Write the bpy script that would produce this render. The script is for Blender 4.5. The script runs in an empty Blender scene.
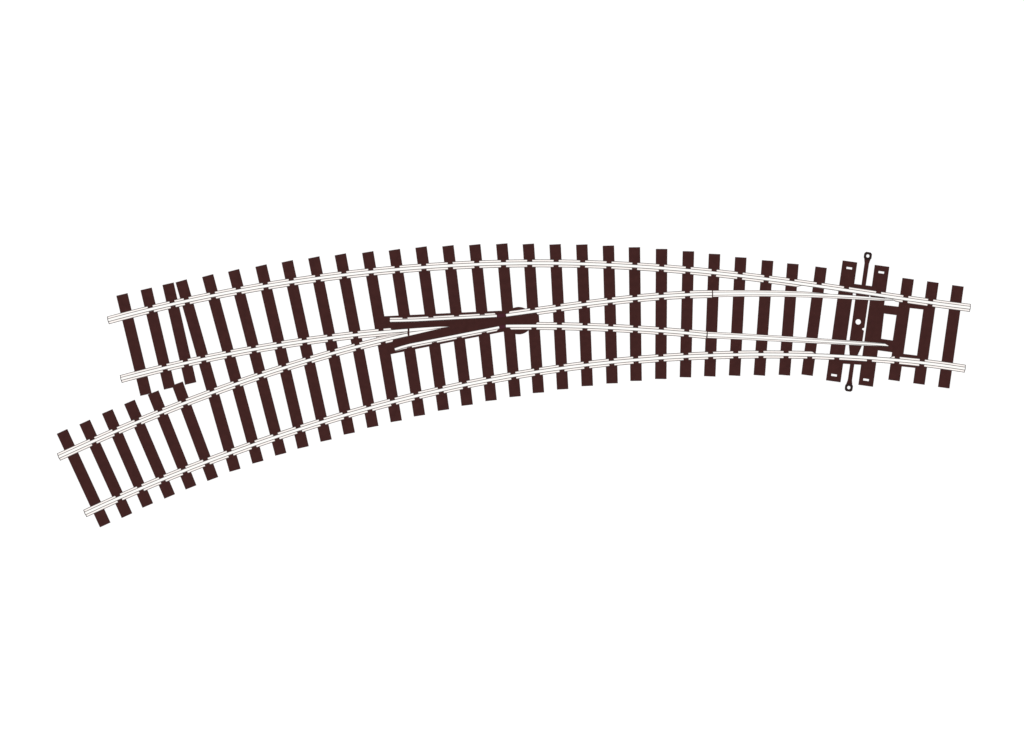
import bpy, bmesh, math
import numpy as np
from mathutils import Vector

# ------------------------------------------------------------------ camera, light, exposure
scene = bpy.context.scene
col = scene.collection
MM = 0.001
S = 0.266 * MM                      # one drawing unit (16.5 mm gauge spans 62 units)
CX, CY = 512.0, 375.0
TOP = 1.6 * MM                      # height of the sleeper tops
DIST = 2.4

cam_d = bpy.data.cameras.new("camera")
cam_d.sensor_fit = 'HORIZONTAL'
cam_d.sensor_width = 36.0
cam_d.lens = 1.0006 * 36.0 * DIST / (1024 * S)
cam_d.clip_start = 0.05
cam_d.clip_end = 200.0
cam = bpy.data.objects.new("camera", cam_d)
cam.location = (0.25 * S, 0, TOP + DIST)
col.objects.link(cam)
scene.camera = cam

world = bpy.data.worlds.new("World")
scene.world = world
world.use_nodes = True
bgn = world.node_tree.nodes["Background"]
bgn.inputs[0].default_value = (1.0, 1.0, 1.0, 1)
bgn.inputs[1].default_value = 0.15

lamp_d = bpy.data.lights.new("overhead_softbox", 'AREA')
lamp_d.shape = 'DISK'
lamp_d.size = 0.25
lamp_d.energy = 125.0
lamp_d.color = (1.0, 1.0, 1.0)
lamp = bpy.data.objects.new("overhead_softbox", lamp_d)
lamp.location = (0, 0, 3.2)
col.objects.link(lamp)

scene.view_settings.view_transform = 'Standard'
scene.view_settings.look = 'None'
scene.view_settings.exposure = 0.0
scene.view_settings.gamma = 1.0

# ------------------------------------------------------------------ materials
def material(name, base, rough=0.6, spec=0.2, vary=0.0, scale=900.0, bump=0.0, metal=0.0):
    m = bpy.data.materials.new(name)
    m.use_nodes = True
    nt = m.node_tree
    b = nt.nodes["Principled BSDF"]
    b.inputs["Base Color"].default_value = (*base, 1)
    b.inputs["Roughness"].default_value = rough
    b.inputs["Specular IOR Level"].default_value = spec
    b.inputs["Metallic"].default_value = metal
    tc = nt.nodes.new("ShaderNodeTexCoord")
    nz = nt.nodes.new("ShaderNodeTexNoise")
    nz.inputs["Scale"].default_value = scale
    nz.inputs["Detail"].default_value = 4.0
    nt.links.new(tc.outputs["Object"], nz.inputs["Vector"])
    if vary:
        r = nt.nodes.new("ShaderNodeValToRGB")
        r.color_ramp.elements[0].position = 0.3
        r.color_ramp.elements[1].position = 0.7
        r.color_ramp.elements[0].color = (*[c * (1 - vary) for c in base], 1)
        r.color_ramp.elements[1].color = (*[min(1, c * (1 + vary)) for c in base], 1)
        nt.links.new(nz.outputs["Fac"], r.inputs["Fac"])
        nt.links.new(r.outputs["Color"], b.inputs["Base Color"])
    if bump:
        bp = nt.nodes.new("ShaderNodeBump")
        bp.inputs["Strength"].default_value = bump
        bp.inputs["Distance"].default_value = 0.0001
        nt.links.new(nz.outputs["Fac"], bp.inputs["Height"])
        nt.links.new(bp.outputs["Normal"], b.inputs["Normal"])
    return m

M_PLASTIC = material("brown_plastic", (0.0355, 0.0107, 0.0095), 0.85, 0.08, 0.10, 700.0)
M_DARK = material("black_brown_plastic", (0.018, 0.0085, 0.0085), 0.8, 0.08, 0.08, 900.0)
M_INSUL = material("plum_plastic", (0.045, 0.0105, 0.0165), 0.85, 0.08, 0.08, 900.0)
M_HEAD = material("bright_rail_metal", (0.745, 0.73, 0.71), 0.7, 0.1, 0.015, 500.0)
M_FOOT = material("pale_rail_metal", (0.725, 0.685, 0.66), 0.75, 0.1, 0.015, 500.0)
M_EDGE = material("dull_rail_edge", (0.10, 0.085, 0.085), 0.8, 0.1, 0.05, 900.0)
M_GROUND = material("white_sheet", (0.785, 0.785, 0.785), 0.9, 0.0, 0.003, 30.0)

# ------------------------------------------------------------------ helpers
def P(x, y, z=0.0):
    return Vector(((x - CX) * S, (CY - y) * S, z))

def children_mesh(name, bm, mats, parent, smooth=False):
    """link a bmesh (world coordinates) as ONE object whose origin is its own centre."""
    bmesh.ops.recalc_face_normals(bm, faces=bm.faces)
    lo = Vector([min(v.co[i] for v in bm.verts) for i in range(3)])
    hi = Vector([max(v.co[i] for v in bm.verts) for i in range(3)])
    c = (lo + hi) / 2
    c.z = lo.z
    for v in bm.verts:
        v.co -= c
    me = bpy.data.meshes.new(name)
    bm.to_mesh(me)
    bm.free()
    for m in (mats if isinstance(mats, (list, tuple)) else [mats]):
        me.materials.append(m)
    o = bpy.data.objects.new(name, me)
    col.objects.link(o)
    par_loc = Vector((0, 0, 0))
    p = parent
    while p is not None:
        par_loc += p.location
        p = p.parent
    o.location = c - par_loc
    if parent is not None:
        o.parent = parent
    return o

def prism(bm, loops, z0, z1, bevel=0.0):
    """extrude an outline (loops[0]) with holes (loops[1:]), all in drawing units."""
    tops, bots = [], []
    for lp in loops:
        tops.append([bm.verts.new(P(x, y, z1)) for x, y in lp])
        bots.append([bm.verts.new(P(x, y, z0)) for x, y in lp])
    rim = []
    for vs_all in (tops, bots):
        if len(loops) == 1:
            f = bm.faces.new(vs_all[0])
        else:
            es = []
            for vs in vs_all:
                for i in range(len(vs)):
                    es.append(bm.edges.new((vs[i], vs[(i + 1) % len(vs)])))
            bmesh.ops.triangle_fill(bm, use_beauty=True, use_dissolve=False, edges=es)
    for t, b in zip(tops, bots):
        n = len(t)
        for i in range(n):
            bm.faces.new((t[i], t[(i + 1) % n], b[(i + 1) % n], b[i]))
            rim.append(bm.edges.get((t[i], t[(i + 1) % n])))
    if bevel:
        bmesh.ops.bevel(bm, geom=[e for e in rim if e], offset=bevel, segments=1, affect='EDGES')

def bar_outline(p0, p1, w):
    d = np.array(p1, float) - np.array(p0, float)
    d /= np.hypot(*d)
    n = np.array((-d[1], d[0])) * w / 2
    a, b = np.array(p0, float), np.array(p1, float)
    return [tuple(a + n), tuple(b + n), tuple(b - n), tuple(a - n)]

# ------------------------------------------------------------------ the white surface
bm = bmesh.new()
R = 15.0
bm.faces.new([bm.verts.new(v) for v in ((-R, -R, -2e-5), (R, -R, -2e-5), (R, R, -2e-5), (-R, R, -2e-5))])
g = children_mesh("ground", bm, M_GROUND, None)
g["kind"] = "structure"

# ------------------------------------------------------------------ the turnout
turnout = bpy.data.objects.new("railway_turnout", None)
turnout.empty_display_size = 0.02
turnout.location = (0, 0, 0)
col.objects.link(turnout)
turnout["label"] = "curved model railway turnout with dark brown sleepers and pale metal rails, lying flat on white"
turnout["category"] = "railway turnout"

# ---- rail centre lines, fitted to measured points
def fit(pts, deg):
    a = np.array(pts, float)
    x0, x1 = a[:, 0].min(), a[:, 0].max()
    c = np.polynomial.Polynomial.fit(a[:, 0], a[:, 1], deg)
    print("fit residual max %.2f" % np.abs(c(a[:, 0]) - a[:, 1]).max())
    return c

A = fit([(108.4,320.4),(173.2,304.4),(211.4,296.2),(238.6,290.8),(264.8,286.4),(291.2,282.1),(317.6,278.4),(344,274.9),
         (370.4,272.7),(396.8,269.7),(423.2,267.3),(450.4,265.5),(476.6,264.6),(503.3,263.9),(529.5,263.6),(556.4,263.8),
         (582.8,263.9),(609,264.7),(635.2,266.2),(661.9,268.4),(688,270.5),(714.2,272.9),(740,275.6),(766.4,279.1),
         (792,282.8),(820,286.8),(845.6,290.2),(879.2,295.2),(905.6,299.2),(930.4,302.5),(969.8,308)], 6)
D = fit([(85.6,513.2),(120,497.7),(140,489.2),(162.2,479.9),(183.8,470.8),(206,462),(230,452.7),(254,445.2),(276.4,436.7),
         (299.2,429.7),(322.8,421.9),(345.2,414.9),(369.2,408),(392.4,402.1),(416.4,396),(441,390.6),(464.8,385.2),
         (488.8,379.9),(512.8,375.6),(537.6,372.1),(561.8,368.3),(586.2,365.1),(611.2,362.1),(636,359.7),(660.8,357.6),
         (685.6,356.8),(710.4,355.4),(735.6,354.9),(760,354.7),(785.6,354.4),(810.4,355.2),(836,356.2),(869.6,357.9),
         (896.8,360.2),(922.4,362.6),(964.8,368.8)], 6)
B = fit([(121.6,378.9),(165.2,368),(186,363.5),(203.4,359.2),(228.6,354),(252.8,349.6),(278.4,345.6),(304.8,341.6),
         (330.4,337.9),(355.2,335.2),(380.8,332.4),(408,330.2)], 3)
C = fit([(58.8,457),(92.8,442),(115.4,431.8),(137.8,422.3),(161.4,412.6),(185.2,402.9),(213.8,392),(237.4,383.8),
         (261.6,375.5),(284.8,368),(309.6,360),(334.4,353.1),(357.6,346.4),(382.4,340.9),(393.6,338.2),(408.4,334.3)], 3)
CU = fit([(506.4,315.2),(531.6,312.1),(558,308.4),(584.6,304.2),(609,301.3),(635.2,298.8),(661.6,296.4),(687.2,294.8),(712.4,294)], 3)
CL = fit([(506.8,326),(534,326),(559.6,326.3),(585.4,326.9),(609.4,327.8),(636,329.1),(660.8,331.2),(685.6,333.1),(706.9,335)], 3)
BU = fit([(712.4,294),(740,293.4),(765.6,293.5),(791.2,294.1),(817.6,294.9),(837.6,296),(868,297.6),(880.8,298.6),(897,300.4)], 3)
BL = fit([(706.9,335),(738,336.3),(761.6,337.6),(787.2,339.2),(812,340.8),(838.4,342.1),(852,342.8),(888,345)], 3)
WU = lambda x: np.interp(x, [390, 402, 416, 497], [320.9, 320.7, 320.3, 316.0])
WL = lambda x: np.interp(x, [395, 402, 410, 499.4], [349.5, 347.2, 345.0, 327.4])

HW, FW = 1.75, 3.95                                                 # half widths of rail head and rail foot
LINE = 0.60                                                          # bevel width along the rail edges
Z0, ZF, ZH = 1.6 * MM, 1.95 * MM, 3.5 * MM

def rail(name, f, x0, x1, up=FW, dn=FW, head_up=HW, head_dn=HW, step=5.0, top=ZH, bev0=True, bev1=True, label=None):
    """sweep a flat-bottomed rail along y = f(x). up / dn: reach of the foot on either side (number, or function of x)."""
    val = lambda q, x: q(x) if callable(q) else q
    n = max(3, int(abs(x1 - x0) / step) + 1)
    xs = list(np.linspace(x0, x1, n))
    if callable(up) or callable(dn) or callable(head_up) or callable(head_dn):
        xs = list(np.linspace(x0, x1, max(n, int(abs(x1 - x0) / 1.0) + 1)))
    h = 1e-2
    secs = []
    def section(x, drop=0.0):
        y = float(f(x))
        sl = (float(f(x + h)) - float(f(x - h))) / (2 * h)
        d = np.array((1.0, sl)) / math.hypot(1, sl)
        nrm = np.array((d[1], -d[0]))                               # towards the top of the picture
        hu, hd = val(head_up, x), val(head_dn, x)
        fu, fd = max(val(up, x), hu + 0.02), max(val(dn, x), hd + 0.02)
        wu, wd = hu * 0.55, hd * 0.55                                # web
        L = LINE * (0.75 if 'blade' in name else 1.0)
        prof = [(-fd, Z0), (-fd, ZF - 0.22 * MM), (-max(fd - L, hd + 0.01), ZF), (-wd, ZF + 0.1 * MM), (-wd, top - 0.75 * MM),
                (-hd, top - 0.6 * MM), (-hd, top - 0.34 * MM), (-(hd - min(L, hd * .5)), top),
                (hu - min(L, hu * .5), top), (hu, top - 0.34 * MM), (hu, top - 0.6 * MM), (wu, top - 0.75 * MM), (wu, ZF + 0.1 * MM),
                (max(fu - L, hu + 0.01), ZF), (fu, ZF - 0.22 * MM), (fu, Z0)]
        out = []
        for o_, z in prof:
            q = np.array((x, y)) + nrm * o_
            z2 = z if drop == 0 else max(Z0, z - drop)
            out.append(P(q[0], q[1], z2))
        return out
    bm = bmesh.new()
    rings = []
    for i, x in enumerate(xs):
        if i == 0 and bev0:
            rings.append((section(x, 0.5 * MM), True)); rings.append((section(x + 0.75), False)); continue
        if i == len(xs) - 1 and bev1:
            rings.append((section(x - 0.75), False)); rings.append((section(x, 0.5 * MM), True)); continue
        rings.append((section(x), False))
    V = [[bm.verts.new(c) for c in r[0]] for r in rings]
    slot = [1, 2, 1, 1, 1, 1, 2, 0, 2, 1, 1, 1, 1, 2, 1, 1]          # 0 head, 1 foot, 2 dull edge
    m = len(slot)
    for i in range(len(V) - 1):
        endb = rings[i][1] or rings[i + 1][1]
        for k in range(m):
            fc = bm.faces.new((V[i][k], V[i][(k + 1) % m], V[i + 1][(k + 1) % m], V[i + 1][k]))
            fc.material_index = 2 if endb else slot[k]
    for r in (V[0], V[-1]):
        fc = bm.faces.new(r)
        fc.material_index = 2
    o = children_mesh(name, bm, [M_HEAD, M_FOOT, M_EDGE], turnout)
    if label:
        o["label"] = label
    return o

def lerp(*kv):
    xs, ys = zip(*kv)
    return lambda x: float(np.interp(x, xs, ys))

rail("stock_rail", A, 108.3, 970.4, dn=lerp((797, FW), (806, 0), (889, 0), (896, FW)), label="outer curved running rail with a planed foot beside the blade")
rail("stock_rail", D, 85.3, 965.3, up=lerp((812, FW), (818, 0), (886, 0), (893, FW)), label="inner curved running rail with a planed foot beside the blade")
rail("crossing_rail", B, 121.2, 408.0, up=lerp((391.6, FW), (392.4, 0)), dn=lerp((380, FW), (394, 3.1), (408, 1.9)), bev1=False)
rail("crossing_rail", C, 59.0, 408.0, dn=lerp((392.4, FW), (393.2, 0)), up=lerp((380, FW), (394, 3.1), (408, 1.9)), bev1=False)
rail("wing_rail", WU, 390.4, 497.0, up=lerp((390, 3.5), (495.5, 3.5), (496, 0)), dn=0, head_up=1.5, head_dn=1.5, bev0=False, bev1=False)
rail("wing_rail", WL, 395.3, 499.4, dn=lerp((395, 2.2), (410.6, 3.2), (411.2, 3.5), (497.2, 3.5), (498, 0)), up=0, head_up=1.6, head_dn=1.6, bev0=False, bev1=False)
rail("closure_rail", CU, 506.4, 712.0, up=lerp((509.6, 0), (510.2, FW)), dn=lerp((536.2, 0), (536.8, FW)), bev0=False, bev1=False)
rail("closure_rail", CL, 506.2, 706.5, dn=lerp((510.2, 0), (510.8, FW)), up=lerp((536.6, 0), (537.2, FW)), bev0=False, bev1=False)
ZB = ZH - 0.08 * MM
rail("switch_blade", BU, 713.1, 897.0, up=lerp((712, 3.5), (800, 3.0), (826, 1.9), (845, 0)), dn=lerp((712, 3.3), (800, 3.0), (850, 2.8), (880, 2.2), (897, 0.3)),
     head_up=lerp((712, 1.7), (850, 1.35), (880, 0.9), (897, 0.12)), head_dn=lerp((712, 1.7), (850, 1.3), (880, 0.9), (897, 0.12)), top=ZB, bev0=False, bev1=False,
     label="pivoting blade lying against the outer stock rail")
rail("switch_blade", BL, 707.7, 888.0, up=lerp((707, 3.3), (800, 2.9), (860, 2.3), (885, 1.7), (888, -1.3)), dn=lerp((707, 3.3), (800, 2.9), (860, 2.2), (888, 1.7)),
     head_up=lerp((707, 1.7), (850, 1.3), (885, 1.2), (888, -1.35)), head_dn=lerp((707, 1.7), (850, 1.3), (870, 1.2), (888, 1.55)), top=ZB, bev0=False, bev1=False,
     label="pivoting blade standing open from the inner stock rail")

# ---- crossing nose: a solid wedge
bm = bmesh.new()
prism(bm, [[(409.6, 328.5), (425, 327.7), (440, 326.8), (449.5, 326.5), (449.5, 327.0), (440, 328.1), (425, 330.2), (409.6, 332.0)]], Z0 - 0.1 * MM, ZH, bevel=0.3 * S)
prism(bm, [[(409.6, 332.3), (425, 330.5), (441, 328.3), (441, 328.7), (425, 332.1), (409.6, 336.0)]], Z0 - 0.1 * MM, ZH - 0.1 * MM, bevel=0.3 * S)
for f_ in bm.faces:
    f_.normal_update()
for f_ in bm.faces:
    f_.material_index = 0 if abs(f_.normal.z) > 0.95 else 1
old = set(bm.faces)
prism(bm, [[(377, 337.4), (407.6, 331.3), (407.6, 333.3), (377, 337.8)]], Z0 - 0.05 * MM, ZF - 0.16 * MM)
for f_ in bm.faces:
    if f_ not in old:
        f_.material_index = 2
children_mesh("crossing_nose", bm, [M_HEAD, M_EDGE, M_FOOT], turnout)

# ---- crossing plate with its round boss
cx, cy, rr = 519.0, 320.7, 13.7
arc = lambda a0, a1, n=14: [(cx + rr * math.cos(math.radians(a)), cy - rr * math.sin(math.radians(a))) for a in np.linspace(a0, a1, n)]
plate = [(379, 316.5), (440, 313.6), (500, 310.8)] + [(508.6, 311.4)] + arc(132, 52) + [(531, 310.6), (539, 309.6), (539, 328.6), (529.5, 329.4)] \
    + arc(-42, -122) + [(503.2, 331.8), (460, 340.2), (391.2, 354.2), (381.5, 356), (379.5, 341), (381, 341.5), (390, 336), (381, 333)]
bm = bmesh.new()
prism(bm, [plate], 0.2 * MM, 1.5 * MM)
children_mesh("crossing_plate", bm, M_PLASTIC, turnout)

for name, pts in (("insulating_block", [(497.6, 314.2), (505.8, 313.4), (505.8, 317.0), (497.6, 317.8)]),
                  ("insulating_block", [(500.0, 325.6), (505.6, 324.5), (505.6, 328.0), (500.0, 329.2)])):
    bm = bmesh.new()
    prism(bm, [pts], 1.4 * MM, 3.2 * MM)
    children_mesh(name, bm, M_INSUL, turnout)

# ---- sleepers
UP = [((122.3,294.5),(146.4,394.6)), ((146.5,288.9),(170,388.3)), ((168.4,283.8),(191.1,383.5))]
LO = [((62.4,431.4),(105.6,524.9)), ((85,422),(127.4,515.6)), ((107.6,411.4),(148.2,505.5)), ((129.8,401.9),(170.1,496.4)),
      ((153.5,392.5),(191.4,487.4)), ((177.7,383.5),(213.2,479))]
LONG = [((181.5,280.9),(235.4,470.3)), ((208,275.6),(258.3,462.2)), ((233.9,270.4),(281.2,454.3)), ((261.3,265.6),(303.5,447.5)),
        ((287.5,261.3),(326.5,440.6)), ((314.1,257.4),(349.7,433.6)), ((340.6,254.4),(373.2,426.9)), ((368,252.1),(396.6,421.3)),
        ((394.6,249.8),(419.8,415.7)), ((421.3,247.1),(443.8,410.1)), ((448.2,245.8),(467.5,405.2)), ((475,244.7),(491.4,400.6)),
        ((502,243.8),(515.4,396.7)), ((528.6,244),(538.7,392.8)), ((555.3,244.4),(562.9,389.3)), ((582,244.6),(587.5,386)),
        ((608.6,245.7),(612.3,383.4)), ((634.6,247.3),(636.3,380.9)), ((661.8,249),(661,379)), ((688.6,251.3),(685.6,377.3)),
        ((714.7,254),(709.9,376.4)), ((741,257.4),(734.7,375.7)), ((767.8,260.6),(759.5,375.4)), ((793.1,263.8),(784.5,375.2)),
        ((821.3,267.3),(807.2,375.2))]
WIDE = [((850.1,261.5),(833.4,381.3)), ((882.2,265.9),(865.8,385.8))]
RIGHT = [((908.3,278.7),(894.1,380.5)), ((933.1,282.1),(919,384)), ((958.1,285.9),(943.8,387.7))]
SLOTS = {0: [(849.4,268.2),(834.2,375.2)], 1: [(881.4,272.4),(866.2,379.8)]}

def sleeper(p0, p1, w, top=TOP, slots=()):
    bm = bmesh.new()
    loops = [bar_outline(p0, p1, w)]
    d = np.array(p1) - np.array(p0)
    d = d / np.hypot(*d)
    n = np.array((-d[1], d[0]))
    for c in slots:
        c = np.array(c)
        a = bar_outline(tuple(c - n * 2.95), tuple(c + n * 2.95), 2.2)
        loops.append(a)
    prism(bm, loops, 0.0, top)
    return children_mesh("sleeper", bm, M_PLASTIC, turnout)

sleepers = []                                                        # (object, p0, p1, kind, index)
for kind, lst, w, top in (("up", UP, 11.4, TOP), ("lo", LO, 11.4, TOP - 0.04 * MM), ("long", LONG, 11.4, TOP), ("right", RIGHT, 11.4, TOP)):
    for i, (p0, p1) in enumerate(lst):
        sleepers.append((sleeper(p0, p1, w, top), p0, p1, kind, i))
for i, (p0, p1) in enumerate(WIDE):
    o = sleeper(p0, p1, 14.6, TOP, SLOTS[i])
    o["label"] = "wider brown sleeper with a small slot at each end beside the tie bar"
    sleepers.append((o, p0, p1, "wide", i))

# ---- chairs that clamp the rail foot to the sleepers
def chair_mesh(jaws, head):
    bm = bmesh.new()
    w = 2.65
    for s in jaws:                                                   # s=+1: towards the top of the picture
        y_in, y_out = s * (head + 0.05), s * (FW + 1.2)
        lo, hi = sorted((y_in, y_out))
        vs = []
        q = lambda x, y, z: bm.verts.new((x * S, y * S, z))
        top_in, top_out = 0.70 * MM, 0.42 * MM
        b = [q(-w, y_in, 0.36 * MM), q(w, y_in, 0.36 * MM), q(w, y_out, -0.1 * MM), q(-w, y_out, -0.1 * MM)]
        t = [q(-w + .15, y_in, top_in), q(w - .15, y_in, top_in), q(w - .15, y_out, top_out), q(-w + .15, y_out, top_out)]
        bm.faces.new(b); bm.faces.new(t)
        for i in range(4):
            bm.faces.new((b[i], b[(i + 1) % 4], t[(i + 1) % 4], t[i]))
    bmesh.ops.recalc_face_normals(bm, faces=bm.faces)
    me = bpy.data.meshes.new("rail_chair")
    bm.to_mesh(me); bm.free()
    me.materials.append(M_PLASTIC)
    return me

CM = {"both": chair_mesh((1, -1), HW), "up": chair_mesh((1,), HW), "dn": chair_mesh((-1,), HW)}

def cross(p0, p1, f):
    lo, hi = 0.0, 1.0
    g_ = lambda t: (p0[1] + (p1[1] - p0[1]) * t) - float(f(p0[0] + (p1[0] - p0[0]) * t))
    if g_(lo) * g_(hi) > 0:
        return None
    for _ in range(50):
        mid = (lo + hi) / 2
        if g_(lo) * g_(mid) <= 0: hi = mid
        else: lo = mid
    x = p0[0] + (p1[0] - p0[0]) * lo
    return x, float(f(x)), math.atan((float(f(x + .1)) - float(f(x - .1))) / .2)

jobs = []
for o, p0, p1, kind, i in sleepers:
    plan = []
    if kind == "up" and i > 0: plan = [(A, "both"), (B, "both")]
    if kind == "lo" and i > 0: plan = [(C, "both"), (D, "both")]
    if kind == "right" and i < 2: plan = [(A, "both"), (D, "both")]
    if kind == "wide": plan = [(A, "up"), (D, "dn")]
    if kind == "long":
        plan = [(A, "both" if i < 23 else "up"), (D, "both" if i < 24 else "dn")]
        if i < 7: plan += [(B, "both"), (C, "both")]
        elif i == 7: plan += [(B, "up"), (C, "dn")]
        elif i < 12: plan += [(WU, "up"), (WL, "dn")]
        elif i == 13: plan += [(CU, "up"), (CL, "dn")]
        elif 14 <= i <= 19: plan += [(CU, "both"), (CL, "both")]
    for f, k in plan:
        hit = cross(p0, p1, f)
        if hit: jobs.append((o, hit, k))
print("chairs:", len(jobs))
# nearest the middle first: one object each up to a hundred, what remains shares one mesh
jobs.sort(key=lambda j: abs(j[1][0] - 560))
proto = None
for o, (x, y, a), k in jobs[:100]:
    c = bpy.data.objects.new("rail_chair", CM[k]) if proto is None else proto.copy()
    proto = proto or c
    c.data = CM[k]
    col.objects.link(c)
    c.parent = o
    c.location = P(x, y, TOP) - o.location
    c.rotation_euler = (0, 0, -a)
if len(jobs) > 100:
    bm = bmesh.new()
    for o, (x, y, a), k in jobs[100:]:
        n0 = len(bm.verts)
        bm.from_mesh(CM[k])
        bm.verts.ensure_lookup_table()
        ca, sa = math.cos(-a), math.sin(-a)
        off = P(x, y, TOP)
        for v in bm.verts[n0:]:
            vx, vy = v.co.x, v.co.y
            v.co.x = vx * ca - vy * sa + off.x
            v.co.y = vx * sa + vy * ca + off.y
            v.co.z += off.z
    rest = children_mesh("rail_chair", bm, M_PLASTIC, turnout)
    rest["kind"] = "stuff"

# ---- spacer bars between the sleepers round the switch
for q in ([(852, 283.6), (875, 286.6), (875, 293), (852, 290)],
          [(841, 357.5), (863, 360), (863, 364.9), (841, 363.6)],
          [(906, 300), (930, 303), (929, 310.2), (905, 307.5)],
          [(899, 353.3), (921, 356), (919, 368.3), (897, 365.9)]):
    bm = bmesh.new()
    prism(bm, [q], 1.2 * MM, 1.5 * MM)
    children_mesh("spacer_bar", bm, M_PLASTIC, turnout)

bm = bmesh.new()
prism(bm, [[(880, 304.6), (903, 307.2), (896, 352.8), (874, 349.8)], [(884.1, 313.6), (896.6, 315.2), (892.8, 340.5), (881.2, 338.8)]], 1.2 * MM, 1.5 * MM)
children_mesh("spacer_frame", bm, M_PLASTIC, turnout)

# ---- tie bar with an eye at each end
T0 = np.array((868.0, 256.0)); dv = np.array((-19.0, 131.6)); LEN = float(np.hypot(*dv)); dv /= LEN
nv = np.array((-dv[1] * -1, dv[0] * -1))                             # towards the right of the picture
uv = lambda u, v: tuple(T0 + dv * u + nv * v)
outline = [(7.5, 2.2), (3.2, 3.1), (3.2, -3.1), (7.5, -2.2)]
outline += [(36.2, -2.1), (36.2, -6.3), (90.6, -6.0), (100.5, -3.8), (103, -2.0)]
outline += [(LEN - 7.5, -2.1), (LEN - 3.2, -3.1), (LEN - 3.2, 3.1), (LEN - 7.5, 2.1)]
outline += [(103, 2.0), (99.6, 4.1), (90.2, 6.8), (74.6, 6.8), (73.6, 4.8), (72.4, 4.8), (71.6, 6.8), (36.2, 6.8), (36.2, 2.1)]
squarish = lambda u0, r, n=32: [(u0 + r * math.copysign(abs(math.cos(t)) ** 0.72, math.cos(t)), r * math.copysign(abs(math.sin(t)) ** 0.72, math.sin(t))) for t in np.linspace(0, 2 * math.pi, n, endpoint=False)]
circ = lambda u0, v0, r, n=20: [(u0 + r * math.cos(t), v0 + r * math.sin(t)) for t in np.linspace(0, 2 * math.pi, n, endpoint=False)]
loops = [[uv(*q) for q in lp] for lp in (outline, circ(66.6, -0.1, 2.75))]
bm = bmesh.new()
prism(bm, loops, 0.3 * MM, 1.15 * MM)
tie = children_mesh("tie_bar", bm, M_PLASTIC, turnout)
for u0 in (0.0, LEN):
    bm = bmesh.new()
    prism(bm, [[uv(*q) for q in squarish(u0, 3.9)], [uv(*q) for q in circ(u0, 0, 1.7)]], 0.2 * MM, 1.25 * MM, bevel=0.2 * S)
    children_mesh("eye", bm, M_DARK, tie)
